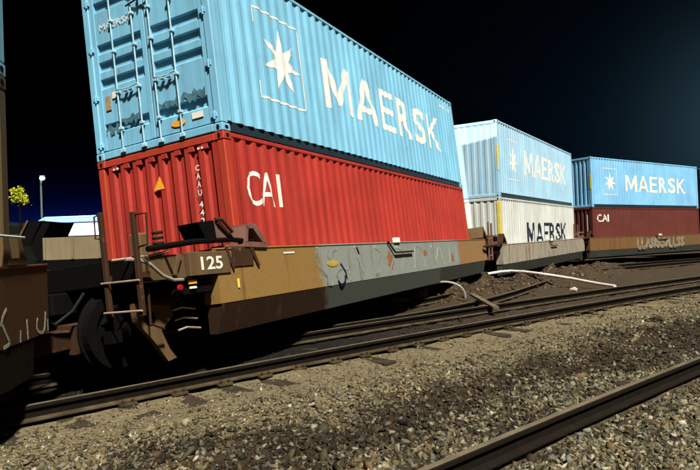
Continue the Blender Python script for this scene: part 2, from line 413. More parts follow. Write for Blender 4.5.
AP = [[(0, 0), (.40, 1), (.5, 1), (.5, .80), (.335, .36), (.275, .22), (.19, 0)], [(1, 0), (.81, 0), (.725, .22), (.665, .36), (.5, .80), (.5, 1), (.60, 1)], [(.275, .22), (.335, .36), (.665, .36), (.725, .22)]]
def wide_word(t, prof, a, b, w0, w1, mat):
    """the six side letters, each fitted to its own cell"""
    k = (b - a) / 7.13; x = a; parts_ = []
    for ch, wd in (('M', 1.22), ('A', 1.18), ('E', .90), ('R', .98), ('S', .96), ('K', 1.09)):
        x1 = x + wd * k
        if ch == 'M': g = poly_bm([MP])
        elif ch == 'E': g = poly_bm([EP])
        elif ch == 'K': g = poly_bm([KP])
        elif ch == 'A': g = poly_bm(AP)
        else: g = text_mesh(ch, .022)
        lay(fit_box(g, x, x1, w0, w1), 'lettering', mat, t, side_map(prof), breaks_of(prof, x, x1)); x = x1 + .16 * k
def side_text(t, prof, s, u0, u1, w0, w1, mat, weight=.02, name='lettering', gaps=True):
    bm = fit_box(text_mesh(s, weight), u0, u1, w0, w1)
    return lay(bm, name, mat, t, side_map(prof), breaks_of(prof, u0, u1))
def star_emblem(t, prof, mat, cu=1.86, cw=1.42, R=.56):
    pts = []
    for k in range(14):
        r = R if k % 2 == 0 else R * .36
        a = PI / 2 + k * PI / 7 + .08; pts.append((cu + r * 1.05 * math.cos(a), cw + r * math.sin(a)))
    polys = [[(cu, cw), pts[k], pts[(k + 1) % 14]] for k in range(14)]
    lay(poly_bm(polys), 'star_emblem', mat, t, side_map(prof), breaks_of(prof, cu - R * 1.1, cu + R * 1.1))
    a0, a1, b0, b1, th = 1.13, 2.56, .70, 2.20, .036
    bars = [[(a0, b1 - th), (a1 - .10, b1 - th), (a1 - .10, b1), (a0, b1)], [(a0, b0), (a1 - .10, b0), (a1 - .10, b0 + th), (a0, b0 + th)],
            [(a1 - th, b0 + .10), (a1, b0 + .10), (a1, b1 - .10), (a1 - th, b1 - .10)],
            [(a0, b0 + .0), (a0 + th * .8, b0 + th), (a0 + th * .8, b0 + .28), (a0, b0 + .28)], [(a0, b1 - .28), (a0 + th * .8, b1 - .28), (a0 + th * .8, b1 - th), (a0, b1)]]
    for cx, cy, s1 in ((a1 - .10, b1 - .10, 1), (a1 - .10, b0 + .10, -1)):
        q = [(cx + .10 * math.cos(i * PI / 12) , cy + s1 * .10 * math.sin(i * PI / 12)) for i in range(7)]
        p = [(cx + (.10 - th) * math.cos(i * PI / 12), cy + s1 * (.10 - th) * math.sin(i * PI / 12)) for i in range(7)]
        for i in range(6): bars.append([q[i], q[i + 1], p[i + 1], p[i]])
    lay(poly_bm(bars), 'emblem_outline', mat, t, side_map(prof), breaks_of(prof, a0, a1))
def end_plate(t, name, mat, v0, v1, w0, w1, d=.0, th=.004, poly=None):
    """flat sticker on the u = 0 end"""
    b = MB()
    if poly: b.prism(poly, 'x', d - th, d)
    else: b.box(d - th, d, v0, v1, w0, w1)
    return b.build(name, mat, t)
def end_text(t, s, vleft, vright, w0, w1, mat, d=-.004, weight=.01, name='lettering'):
    bm = fit_box(text_mesh(s, weight), 0, 1, w0, w1)
    return lay(bm, name, mat, t, lambda x, y, l: (d - l, vleft + (vright - vleft) * x, y))

ROWS1 = [[0.43522, -0.89614, -0.08671], [0.90032, 0.43313, 0.04262], [-0.00064, -0.09661, 0.99532]]
ROWS2 = [[0.52132, -0.85335, -0.00348], [0.85335, 0.52133, -0.00375], [0.00502, -0.00101, 0.99999]]
ROWS3 = [[0.80595, -0.59198, 0.00168], [0.59197, 0.80595, 0.0018], [-0.00242, -0.00045, 1.0]]
HC = 2.75
F1u = frame((-1.704, 8.5739, 3.2069), ROWS1); F2u = frame((5.3429, 21.8985, 3.0323), ROWS2); F3u = frame((13.2356, 33.6907, 3.0789), ROWS3)
def lower(F, g=0.0): return F @ Matrix.Translation((0, 0, -HC - g))
F1, F2, F3 = lower(F1u), lower(F2u), lower(F3u)
F0 = yawframe((-3.015 - 12.192 * math.cos(math.radians(98)), 5.5 - 12.192 * math.sin(math.radians(98)), .40), 98); F0u = F0 @ Matrix.Translation((0, 0, HC))
F4u = yawframe((23.95, 42.1, 3.05), 20); F4 = lower(F4u)
GC = 'shipping containers stacked on the train'
G = .006
up = lambda F: F @ Matrix.Translation((0, 0, G))

c, pr = container('shipping_container', 'sky blue container with rod-locked doors and white star, on top of the bright red container', up(F1u), HC, M['blue'], M['navy'], 'door', GC)
wide_word(c, pr, 3.32, 10.45, .96, 1.92, M['white'])
star_emblem(c, pr, M['white'])
side_text(c, pr, 'MRKU 493', 10.9, 11.85, 2.36, 2.46, M['white'], .01, 'container_number')
end_text(c, 'MAERSK', 2.12, 1.46, 2.02, 2.12, M['white'], .020, .0)
def ragged(v0, v1, w0, w1, seed):
    r = random.Random(seed); n = 9; top = []; bot = []
    for i in range(n + 1):
        f = i / n; v = v0 + (v1 - v0) * f
        top.append((v, w1 - r.uniform(0, .45) * (w1 - w0))); bot.append((v, w0 + r.uniform(0, .55) * (w1 - w0)))
    return [[top[i], top[i + 1], bot[i + 1], bot[i]] for i in range(n)]
for q in (ragged(.24, .68, .50, .72, 1), ragged(.72, 1.10, .50, .68, 2), ragged(1.5, 1.86, .44, .62, 3), ragged(1.9, 2.2, .34, .55, 4)):
    b = MB()
    for p in q: b.prism(p, 'x', .0215 - .002, .0215)
    b.build('peeled_patch', M['patch'], c)
end_plate(c, 'faded_label', plain('faded_brown_label', (.30, .22, .13), .6, 0, .3), 2.04, 2.15, .76, .98, .020)
end_plate(c, 'white_label', M['white'], 1.92, 2.0, .92, 1.02, .020)
end_plate(c, 'yellow_label', M['orangetag'], 0, 0, 0, 0, .020, .004, [(.78 + .13 * math.cos(a * PI / 6), .27 + .05 * math.sin(a * PI / 6)) for a in range(12)])
end_plate(c, 'pale_label', M['white'], .32, .52, .27, .36, .020)
b = MB(); b.tube([(-.03, 1.06, 2.30), (-.03, 1.5, 2.22)], .012, 6); b.tube([(-.03, 1.10, 2.22), (-.03, 1.42, 2.32)], .012, 6); b.tube([(-.02, 1.27, 2.18), (-.02, 1.27, 2.35)], .016, 6)
b.build('seal_bracket', M['rubber'], c)

c, pr = container('shipping_container', 'bright red container lettered CAI with a yellow warning triangle on its corrugated end', F1, HC, M['red'], M['red'], 'wall', GC, M['orange_post'])
for ch, a, z_ in (('C', .42, .78), ('A', .79, 1.16), ('I', 1.245, 1.345)): side_text(c, pr, ch, a, z_, 1.72, 2.24, M['white'], .0)
b = MB()
for i, ch in enumerate('CAAU442'):
    y1 = 2.36 - i * .118 - (.05 if i > 3 else 0)
    end_text(c, ch, .555, .485, y1 - .085, y1, M['white'], .010, .02, 'container_number')
end_plate(c, 'warning_triangle', M['orangetag'], 0, 0, 0, 0, .010, .004, [(1.36, 2.13), (1.16, 2.13), (1.23, 2.32)])
for v in (2.07, .43):
    for dv in (-.035, .035): MB().disc((.006, v + dv, HC - .165), 'x', .018, .008, 10).build('reflector_stud', M['white'], c)
for i in range(8): MB().bbox(.004, .05, .30 + i * .25, .41 + i * .25, HC - .19, HC - .112, .006).build('header_gusset', M['red'], c)

c, pr = container('shipping_container', 'blue container paled by painted-in sheen, with faded white star, on top of the grey-white container', up(F2u), HC, M['blue_b'], M['navy'], 'wall', GC, press=.014)
wide_word(c, pr, 3.32, 10.7, 1.0, 2.0, M['white']); star_emblem(c, pr, M['white'])
MB().box(-.008, .0, .02, .05, .95, 1.85).build('height_strip', M['yellow'], c); MB().box(.02, .13, -.008, .0, .95, 1.85).build('height_strip', M['yellow'], c)
c, pr = container('shipping_container', 'grey-white container with black lettering and yellow corner post', F2, HC, M['cream'], M['cream'], 'wall', GC, press=.02)
wide_word(c, pr, 3.32, 10.3, .96, 1.87, M['black'])
MB().box(-.008, .0, .01, .12, .2, 2.6).build('yellow_corner_strip', M['yellow'], c); MB().box(.01, .12, -.008, .0, .2, 2.6).build('yellow_corner_strip', M['yellow'], c)
c, pr = container('shipping_container', 'mid blue container with crisp white star and lettering, on top of the dull brick-red container', up(F3u), HC, M['blue_c'], M['navy'], 'wall', GC)
wide_word(c, pr, 3.45, 10.5, .93, 1.88, M['white']); star_emblem(c, pr, M['white'])
MB().box(-.008, .0, .02, .11, 1.0, 1.8).build('height_strip', M['yellow'], c)
c, pr = container('shipping_container', 'dull brick-red container with small white CAI letters under the mid blue container', F3, HC, M['maroon'], M['maroon'], 'wall', GC)
side_text(c, pr, 'CAI', .40, 1.55, 1.95, 2.36, M['white'], .01)
end_plate(c, 'white_strip', M['white'], .32, .38, 1.4, 2.35, .010)
container('shipping_container', 'blue container cut off by the left edge, on top of a dull brown one', up(F0u), HC, M['blue'], M['navy'], 'wall', GC)
container('shipping_container', 'dull brown container at the left edge under the cut-off blue one', F0, HC, M['umber'], M['umber'], 'wall', GC)
container('shipping_container', 'grey-green container at the far right edge, on top, just past the mid blue container', up(F4u), HC, M['greypaint'], M['navy'], 'wall', GC)
container('shipping_container', 'rust-brown container at the far right edge, underneath the grey-green one', F4, HC, M['maroon'], M['maroon'], 'wall', GC)

# ------------------------------------------------------------------ well cars
def truck(t, uc, w0, full=True):
    """two-axle truck; w0 = wheel bottom"""
    R = .42; wc = w0 + R
    for vs in (.43, 1.96):
        b = MB(); s_ = -1 if vs < 1 else 1
        v0 = vs + s_ * .16
        # cast side frame: arched, with openings modelled as a bar frame
        top = [(-.97, .05), (-.80, .26), (-.45, .36), (.45, .36), (.80, .26), (.97, .05)]
        def bar(p, q, h=.075, th=.06):
            p = Vector((uc + p[0], v0, wc + p[1])); q = Vector((uc + q[0], v0, wc + q[1])); d = (q - p).normalized(); n = Vector((-d.z, 0, d.x)) * h
            vs_ = [p + n, q + n, q - n, p - n]; f = [tuple(x + Vector((0, -th, 0))) for x in vs_] + [tuple(x + Vector((0, th, 0))) for x in vs_]
            b.add(f, [(0, 1, 2, 3), (7, 6, 5, 4), (0, 4, 5, 1), (1, 5, 6, 2), (2, 6, 7, 3), (3, 7, 4, 0)])
        for p, q in zip(top, top[1:]): bar(p, q)
        bar((-.92, .02), (-.92, -.12)); bar((.92, .02), (.92, -.12)); bar((-.54, .30), (-.54, -.10)); bar((.54, .30), (.54, -.10))
        bar((-.54, -.08), (-.34, -.30)); bar((.54, -.08), (.34, -.30)); bar((-.36, -.31), (.36, -.31)); bar((-.27, -.28), (-.27, .33), .05); bar((.27, -.28), (.27, .33), .05)
        b.build('side_frame', M['dark'] if full else M['brown'], t)
        b = MB()
        for du in (-.15, -.05, .05, .15):
            pts = [(uc + du + .04 * math.cos(a), v0 + .04 * math.sin(a), wc - .24 + a / (2 * PI) * .07) for a in np.linspace(0, 2 * PI * 5, 60)]
            b.tube(pts, .013, 5)
        if full: b.build('coil_spring', M['brown'], t)
        for du in (-.72, .72):
            b = MB(); b.disc((uc + du, v0 + s_ * .03, wc), 'y', .10, .09, 16); b.build('axle_cap', M['dark'], t)
    for du in (-.72, .72):
        for vs in (.46, 1.96):
            b = MB(); s_ = 1 if vs < 1 else -1
            prof = [(-.065, .30), (-.065, R), (.03, R), (.045, R + .028), (.065, R + .028), (.065, .30)]
            n = 32; vsx = []
            for k in range(n):
                a = 2 * PI * k / n
                for y, r in prof: vsx.append((uc + du + r * math.cos(a), vs + y * s_, wc + r * math.sin(a)))
            m_ = len(prof); fs = []
            for k in range(n):
                for j in range(m_ - 1): fs.append((k * m_ + j, k * m_ + j + 1, ((k + 1) % n) * m_ + j + 1, ((k + 1) % n) * m_ + j))
            b.add(vsx, fs); b.disc((uc + du, vs, wc), 'y', .31, .03, 24); b.disc((uc + du, vs, wc), 'y', .12, .08, 16)
            b.build('wheel', M['dark'], t)
        MB().tube([(uc + du, .3, wc), (uc + du, 2.1, wc)], .08, 12).build('axle', M['dark'], t)
    MB().bbox(uc - .18, uc + .18, .2, 2.24, wc - .08, wc + .20, .02).build('bolster', M['dark'], t)
def wellcar(label, F, sillm, u0=-.85, u1=13.05, near=True, detail=1, deck0=-2.1, deck1=14.0, bracket=5.1, skirtm=None, VS=-.30):
    t = thing('well_car', label, 'rail car', F, 'well cars of the freight train')
    H0, H1 = .40, 1.06; wide = VS < -.2; IN = -.05 if wide else -.006
    for sgn in (0, 1):
        f = (lambda v: v) if sgn == 0 else (lambda v: CW - v)
        b = MB(); b.prism([(f(VS), H1), (f(VS), H0), (f(IN), H0), (f(IN), H1)], 'x', u0, u1)
        s_ = b.build('side_sill', sillm, t)
        b = MB(); b.prism([(f(VS + .004), H0 - .002), (f(VS + .11 if wide else VS + .02), .03), (f(VS + .24 if wide else VS + .05), .03), (f(VS + .24 if wide else VS + .05), H0 - .002)], 'x', u0 + .02, u1 - .4)
        b.build('lower_skirt', skirtm or M['skirt'], t)
        b = MB(); v0, v1 = sorted((f(VS - .012), f(-.03 if wide else -.006))); b.bbox(u0, u1, v0, v1, H1, H1 + .022, .006); b.build('top_flange', sillm, s_)
    MB().box(.0, 12.2, .0, CW, -.06, -.01).build('well_floor', M['dark'], t)
    for (a, bb, fr) in ((deck0, -.04, 0), (12.24, deck1, 1)):
        if bb - a < .2: continue
        b = MB(); b.bbox(a, bb, max(-.20, VS + .02), CW - max(-.20, VS + .02), .76, 1.035, .01); dk = b.build('end_platform', M['dark'] if fr == 0 else M['brown'], t)
        b = MB(); b.bbox(a - .2, bb, .85, 1.6, .50, .755, .02); b.build('center_sill', M['dark'], t)
    # mid-side latch bracket with its white tag
    u = bracket; b = MB()
    b.tube([(u - .45, VS - .03, 1.10), (u - .15, VS - .05, .86), (u + .9, VS - .05, .86)], .022, 6)
    br = b.build('latch_bracket', M['brown'], t)
    MB().bbox(u - .08, u + .22, VS - .04, VS + .02, 1.06, 1.17, .01).build('tag_plate', M['white'], br)
    return t
def guides(t, u, m1, m2, sg=1):
    """container guide and winch box by the near corner"""
    b = MB(); b.prism([(-.36, 1.02), (-.36, 1.20), (-.30, 1.42), (.02, 1.42), (-.02, 1.02)], 'x', u - .12 * sg, u + .12 * sg); return b

c1 = wellcar('leaning well car numbered 125 with gold and grey graffiti side, under the red container', F1, M['sill1'], skirtm=M['skirt1'])
truck(c1, -1.12, -.16)
# numbered bulkhead fascia, platform lip
b = MB(); b.bbox(-2.0, -.86, -.235, -.20, .755, 1.03, .006); fa = b.build('number_board', M['tan'], c1)
b = MB(); b.bbox(-1.36, -.60, -.318, -.237, .765, 1.045, .006); b.build('number_plate', M['tan'], fa)
bm = fit_box(text_mesh('125', .02), -1.17, -.76, .825, .985); lay(bm, 'number', M['white'], fa, lambda x, y, l: (x, -.318 - l, y))
MB().bbox(-2.1, -.40, -.30, -.20, .735, .752, .004).build('platform_lip', M['dark'], c1)
MB().tube([(-1.95, -.27, 1.10), (-1.2, -.27, 1.17), (-.5, -.27, 1.19), (.0, -.27, 1.16)], .035, 8).build('handrail', M['dark'], c1)
MB().tube([(-2.3, -.1, 1.01), (-1.9, -.24, 1.03), (-1.65, -.27, 1.07)], .012, 6).build('grab_wire', M['rod'], c1)
# winch box with slanted cover
b = MB(); b.prism([(-1.12, 1.40), (-.82, 1.43), (-.80, 1.19), (-1.0, 1.18)], 'y', -.30, .02); bx_ = b.build('winch_box', M['dark'], c1)
b = MB(); b.prism([(-.80, 1.42), (-.70, 1.43), (-.42, 1.22), (-.78, 1.20)], 'y', -.29, -.02); b.build('slanted_cover', M['pink'], bx_)
b = MB(); b.tube([(-.80, -.31, 1.44), (-.70, -.33, 1.44), (-.50, -.33, 1.28), (-.56, -.31, 1.26), (-.76, -.31, 1.40)], .022, 6); b.build('winch_handle', M['brown'], bx_)
# corner guide
b = MB()
def barq(b, p, q, v0, v1, h):
    p = Vector((p[0], 0, p[1])); q = Vector((q[0], 0, q[1])); d = (q - p).normalized(); n = Vector((-d.z, 0, d.x)) * h
    vs = [x + Vector((0, v0, 0)) for x in (p + n, q + n, q - n, p - n)] + [x + Vector((0, v1, 0)) for x in (p + n, q + n, q - n, p - n)]
    b.add(vs, [(0, 1, 2, 3), (7, 6, 5, 4), (0, 4, 5, 1), (1, 5, 6, 2), (2, 6, 7, 3), (3, 7, 4, 0)])
barq(b, (-.22, 1.14), (-.16, 1.36), -.33, -.10, .03); barq(b, (-.18, 1.36), (.0, 1.36), -.33, -.10, .03); barq(b, (.0, 1.36), (.24, 1.12), -.33, -.10, .045); barq(b, (-.25, 1.12), (.26, 1.10), -.33, -.10, .035)
b.build('corner_guide', M['pink'], c1)
b = MB(); b.bbox(-.62, -.02, -.31, -.05, 1.085, 1.12, .006); b.build('guide_shelf', M['pink'], c1)
b = MB(); b.prism([(-.68, 1.08), (-.56, .80), (-.52, .80), (-.62, 1.08)], 'y', -.325, -.305); b.prism([(-.16, 1.08), (.0, .82), (.05, .82), (-.08, 1.08)], 'y', -.325, -.305); b.box(-.54, -.09, -.316, -.303, .84, 1.08)
b.build('shelf_brace', M['brown'], c1)
# ladder on the end
b = MB()
for v0, wt, wb_ in ((.15, 1.55, .42), (-.31, 1.49, .40)): b.bbox(-2.18, -2.13, v0 - .030, v0 + .030, wb_, wt, .008)
b.box(-2.13, -1.98, -.30, -.26, .80, .86); b.box(-2.13, -1.98, .13, .17, .80, .86)
lad = b.build('ladder', M['brown'], c1)
for w in (.79, .475): MB().tube([(-2.19, .20, w), (-2.19, -.34, w - .015)], .011, 8).build('rung', M['rod'], lad)
MB().tube([(-2.15, .18, 1.53), (-2.15, .25, 1.52), (-2.15, .26, 1.28), (-2.15, .18, 1.27)], .011, 6).build('grab_iron', M['brown'], lad)
MB().tube([(-2.15, -.34, 1.46), (-2.15, -.49, 1.45), (-2.15, -.47, 1.13), (-2.15, -.34, 1.12)], .013, 6).build('grab_iron', M['brown'], lad)
b = MB(); b.prism([(-2.0, .54), (-1.45, .46), (-1.40, .34), (-1.62, .20), (-1.52, -.02), (-1.42, -.14), (-1.56, -.16), (-1.75, .10), (-1.98, .34)], 'y', -.03, .03)
pp = b.build('pedestal_plate', M['tan'], c1); MB().disc((-1.78, -.032, .36), 'y', .085, .004, 20).build('round_hole_shade', M['hole'], pp)  # flat black disc, painted shade of a hole
for k, (a, w) in enumerate(((-1.40, .40), (-1.38, .28), (-1.34, .16))): MB().tube([(a, -.02, w), (a + .12, -.05, w + .02), (a + .36, -.05, w - .02)], .012, 6).build('brake_rod', M['rod'], c1)
# brake gear clutter
b = MB(); b.bbox(-1.75, -1.6, .02, .20, 1.04, 1.32, .02); b.build('brake_valve', M['tan'], c1)
for k, (v, z0_, dz_) in enumerate(((.55, .72, -.30), (.95, .74, -.42), (1.35, .70, -.36))):
    MB().tube([(-2.12, v, z0_), (-2.25, v + .05, z0_ + dz_ * .6), (-2.45, v + .1, z0_ + dz_), (-2.62, v + .05, z0_ + dz_ * .7)], .018, 8).build('air_hose', M['rubber'], c1)
MB().disc((-1.35, .30, .50), 'x', .13, .25, 20).build('brake_cylinder', M['brown'], c1)
MB().tube([(-1.95, -.22, .70), (-1.95, -.20, .30), (-1.70, -.15, .22)], .014, 6).build('uncoupling_lever', M['brown'], c1)
for k in range(6): MB().disc((-1.92 + k * .2, -.238, 1.0), 'y', .014, .004, 8).build('bolt_head', M['brown'], fa)
b = MB()
for k in range(5): b.tube([(-1.62 + .05 * math.cos(a), -.12 + .05 * math.sin(a), 1.06 + k * .06) for a in np.linspace(0, 2 * PI, 12)], .018, 6)
b.build('chain_coil', M['brown'], c1)
MB().tube([(-2.25, -.24, 1.00), (-2.12, -.30, .99), (-2.0, -.33, .93), (-1.84, -.34, .80), (-1.68, -.34, .74), (-1.52, -.33, .735)], .020, 8).build('air_hose', M['hose'], c1)
b = MB(); b.prism([(-1.68, 1.0), (-1.58, .78), (-1.52, .78), (-1.56, 1.0)], 'y', -.275, -.24); b.prism([(-1.50, 1.03), (-1.60, .80), (-1.56, .80), (-1.44, 1.03)], 'y', -.285, -.26); b.build('lever_bracket', M['tan'], c1)
MB().disc((-1.50, -.26, .655), 'y', .030, .02, 16).build('red_marker', M['redlens'], c1)
MB().bbox(-1.36, -1.22, -.275, -.25, .675, .725, .004).build('amber_tag', M['orangetag'], c1)
MB().bbox(-1.34, -1.23, -.275, -.25, .62, .648, .004).build('white_tag', M['white'], c1)
MB().bbox(-1.6, -.9, -.24, -.14, .55, .733, .02).build('brake_reservoir', M['dark'], c1)
MB().bbox(-.48, -.44, -.312, -.302, .56, .68, .004).build('yellow_marker', M['yellow'], c1)
MB().bbox(.70, 1.0, -.308, -.302, .965, .99, .001).build('white_stencil', M['white'], c1)
MB().prism([(2.20 + .20 * math.cos(a * PI / 6), .76 + .055 * math.sin(a * PI / 6)) for a in range(12)], 'y', -.308, -.302).build('yellow_sticker', plain('dull_yellow_sticker', (.34, .24, .03), .7, 0, .3), c1)
# graffiti: outlined shapes on the near side sill
def stroke(b, pts, wd, v=-.3025):
    P = [Vector((p[0], p[1])) for p in pts]
    for p, q in zip(P, P[1:]):
        d = (q - p); L = d.length
        if L < 1e-4: continue
        d /= L; n = Vector((-d.y, d.x)) * wd / 2; e = d * wd * .3
        b.prism([tuple(p + n - e), tuple(q + n + e), tuple(q - n + e), tuple(p - n - e)], 'y', v - .0015, v)
def smooth(pts, n=8):
    out_ = []
    P = [pts[0]] + list(pts) + [pts[-1]]
    for i in range(1, len(P) - 2):
        for k in range(n):
            s = k / n; a, b_, c_, d = P[i - 1], P[i], P[i + 1], P[i + 2]
            out_.append(tuple(.5 * ((2 * b_[j]) + (-a[j] + c_[j]) * s + (2 * a[j] - 5 * b_[j] + 4 * c_[j] - d[j]) * s * s + (-a[j] + 3 * b_[j] - 3 * c_[j] + d[j]) * s ** 3) for j in (0, 1)))
    return out_ + [pts[-1]]
GP = plain('pale_spray_paint', (0.30, 0.33, 0.29), 0.6, 0, 0.5, 3)
for pts, wd in (([(1.72, 1.03), (1.66, .85), (1.78, .66), (1.95, .55), (1.93, .44), (2.1, .42)], .035), ([(2.1, 1.03), (2.05, .88), (2.2, .82), (2.25, .95), (2.4, .99)], .03),
                ([(2.35, .44), (2.3, .58), (2.5, .66), (2.75, .62), (2.8, .46)], .03), ([(3.1, 1.02), (3.2, .85), (3.32, .6), (3.45, .50)], .03),
                ([(4.0, 1.0), (4.3, .88), (4.15, .72), (4.1, .50), (3.9, .46)], .04), ([(4.7, .55), (4.9, .75), (4.8, .9), (5.2, .98), (5.5, .8), (5.3, .5)], .04),
                ([(6.1, .5), (6.3, .95), (6.7, .9), (6.8, .5)], .04), ([(7.4, .95), (7.6, .55), (8.0, .9), (8.3, .5)], .045), ([(8.8, .5), (9.0, .95), (9.4, .5), (9.5, .95)], .045)):
    b = MB(); stroke(b, smooth(pts), wd * 1.5); b.build('graffiti', GP, c1)
b = MB()
for pts, wd in (([(2.32, .45), (2.42, .38), (2.56, .42), (2.60, .52)], .05), ([(2.48, .74), (2.62, .60), (2.66, .48)], .04), ([(3.2, 1.0), (3.26, .9)], .05)): b = MB(); stroke(b, smooth(pts), wd, -.305); b.build('graffiti', M['black'], c1)
RS = plain('rust_stain', (0.20, 0.085, 0.03), .8)
for cu, cw_, ru, rw in ((4.75, .72, .16, .2), (6.9, .8, .14, .07), (9.1, .6, .1, .12)):
    b = MB(); b.prism([(cu + ru * math.cos(a * PI / 8) * (1 + .2 * math.sin(3 * a)), cw_ + rw * math.sin(a * PI / 8)) for a in range(16)], 'y', -.3035, -.3005); b.build('graffiti', RS, c1)
# far-end fittings of a well car (seen between the stacks)
def end_fittings(t, u):
    b = MB(); b.bbox(u, u + .5, -.25, .35, 1.035, 1.42, .02); b.build('brake_stand', M['pink'], t)
    b = MB(); b.bbox(u + .05, u + .45, -.265, -.252, 1.22, 1.36, .004); b.build('recess_shade', M['dark'], t)  # dark plate laid on the face, painted shade of a recess
    b = MB(); b.bbox(u - .45, u - .40, -.29, -.24, .6, 1.85, .006); b.bbox(u - .15, u - .10, -.29, -.24, .6, 1.80, .006); l = b.build('ladder', M['pink'], t)
    for w in (.75, 1.02, 1.3): MB().tube([(u - .45, -.27, w), (u - .1, -.27, w)], .012, 6).build('rung', M['rod'], l)
    b = MB(); b.tube([(u - .9, -.27, 1.06), (u + 1.4, -.27, 1.10)], .04, 6); b.build('handrail', M['brown'], t)
    b = MB(); barq(b, (u + .9, 1.12), (u + 1.05, 1.42), -.3, -.1, .04); barq(b, (u + 1.05, 1.42), (u + 1.35, 1.12), -.3, -.1, .04); b.build('corner_guide', M['brown'], t)
c2 = wellcar('pale rusty well car carrying the grey-white container, between the leaning car and the orange-brown one', F2, M['sill2'], detail=1, bracket=5.9)
end_fittings(c2, -1.75); truck(c2, -1.2, -.12, False)
b = MB(); barq(b, (12.6, 1.10), (12.9, 1.35), -.3, -.1, .05); barq(b, (12.9, 1.35), (13.0, 1.10), -.3, -.1, .05); b.build('corner_guide', M['tan'], c2)
b = MB(); barq(b, (12.7, 1.10), (12.95, 1.45), -.3, .2, .06); barq(b, (12.95, 1.45), (13.3, 1.10), -.3, .2, .05); b.build('corner_guide', M['tan'], c1)
c3 = wellcar('orange-brown well car with pale graffiti, under the dull brick-red container', F3, M['sill3'], detail=1, bracket=6.4)
end_fittings(c3, -1.75); truck(c3, -1.2, -.14, False)
b = MB()
r = random.Random(3); u = 3.9; GC3 = plain('faded_cream_spray_paint', (0.26, 0.23, 0.15), 0.7, 0, 0.6, 4)
while u < 9.3:
    k = r.choice([0, 1, 2, 3]); h0, h1 = .46, .92
    sh = [[(u, h0), (u, h1), (u + .3, h1 - .1), (u + .05, h0 + .2), (u + .35, h0)], [(u, h1), (u + .02, h0), (u + .3, h0)], [(u, h0), (u + .2, h1), (u + .38, h0)], [(u + .35, h1), (u, h1 - .1), (u + .33, h0 + .15), (u, h0)]][k]
    b = MB(); stroke(b, smooth(sh, 5), .11); stroke(b, smooth([(x + .06, y - .10) for x, y in sh], 5), .07, -.305); b.build('graffiti', GC3, c3); u += .46
c4 = wellcar('brown well car at the far right edge, behind the orange-brown one', F4, M['sill3'], detail=0)
c0 = wellcar('dark brown well car end with white scrawl at the left edge, nearest the camera', F0, M['sill0'], u1=12.93, VS=-.06, deck0=-2.0, deck1=12.95, skirtm=plain('shade_black_skirt', (.012, .009, .005), .8))  # skirt colour blackened to carry the shade below the sill
CH = plain('chalky_white_marks', (0.34, 0.32, 0.26), 0.8, 0, 0.4, 6)
for pts, wd in (([(11.90, .72), (11.83, .66), (11.80, .60)], .03), ([(11.80, .62), (11.88, .52), (11.95, .43), (11.84, .41)], .03), ([(12.19, .41), (12.20, .50)], .025), ([(12.37, .41), (12.35, .58)], .025),
                ([(12.62, .56), (12.60, .47), (12.70, .42), (12.80, .44), (12.84, .60)], .03), ([(12.90, .42), (12.90, .52)], .022)):
    b = MB(); stroke(b, smooth(pts, 4), wd, -.0625); b.build('graffiti', CH, c0)
truck(c0, 12.0, -.2, False)
for (ua, ub) in ((11.90, 11.99), (12.20, 12.36)):
    b = MB(); b.prism([(ua - .05, 1.36), (ua + .03, 1.36), (ub + .03, 1.085), (ub - .12, 1.085)], 'y', -.07, .0); b.build('guide_stanchion', M['tan'], c0)
MB().tube([(11.6, -.10, 1.34), (12.24, -.10, 1.33)], .012, 6).build('grab_iron', M['galv'], c0)
MB().bbox(11.95, 12.36, -.075, -.01, 1.084, 1.15, .006).build('stanchion_base', M['tan'], c0)
# coupling between the near cars
cp = thing('coupler', 'dark knuckle coupler hanging between the left car and the leaning car', 'coupler', yawframe((-3.35, 6.35, .62), 75))
MB().bbox(-.05, .55, -.10, .10, -.11, .11, .02).build('shank', M['brown'], cp)
b = MB(); b.prism([(.52, -.16), (.86, -.20), (.95, -.05), (.80, .02), (.86, .16), (.56, .18)], 'z', -.16, .16); b.build('knuckle', M['brown'], cp)

# ------------------------------------------------------------------ tracks
DX, DY = .745, .667
def st2xy(s, t): return (t * DX + s * DY, t * DY - s * DX)
def sB(t): return -6.38 + .0033 * (t - 5) ** 2
def sst(x): x = max(0, min(1, x)); return x * x * (3 - 2 * x)
def sC(t): return sB(t) - 1.9 - 5.0 * sst((t - 8) / 18)
RAILP = [(-.065, .0), (.065, .0), (.065, .012), (.012, .03), (.010, .105), (.034, .115), (.034, .14), (.028, .150), (-.028, .150), (-.034, .14), (-.034, .115), (-.010, .105), (-.012, .03), (-.065, .012)]
def rail_mesh(path, z0, parent, name='rail', foot='foot'):
    mats = [M['rail'], M['railhead'], M[foot]]; mb = MB(); n = len(RAILP); P = [Vector((*p, 0)) for p in path]
    vs = []
    for i, p in enumerate(P):
        d = (P[min(i + 1, len(P) - 1)] - P[max(i - 1, 0)]).normalized(); a = Vector((d.y, -d.x, 0))
        for y, z in RAILP: vs.append(p + a * y + Vector((0, 0, z0 + z)))
    mb.add(vs, []); 
    for i in range(len(P) - 1):
        for k in range(n):
            k2 = (k + 1) % n; mb.f.append((i * n + k, i * n + k2, (i + 1) * n + k2, (i + 1) * n + k))
            mb.mi.append(1 if k == 7 else (2 if k in (1, 2, 12, 13) else 0))
    mb.f += [tuple(range(n)), tuple(range((len(P) - 1) * n, len(P) * n))]; mb.mi += [0, 0]
    return mb.build(name, mats, parent)
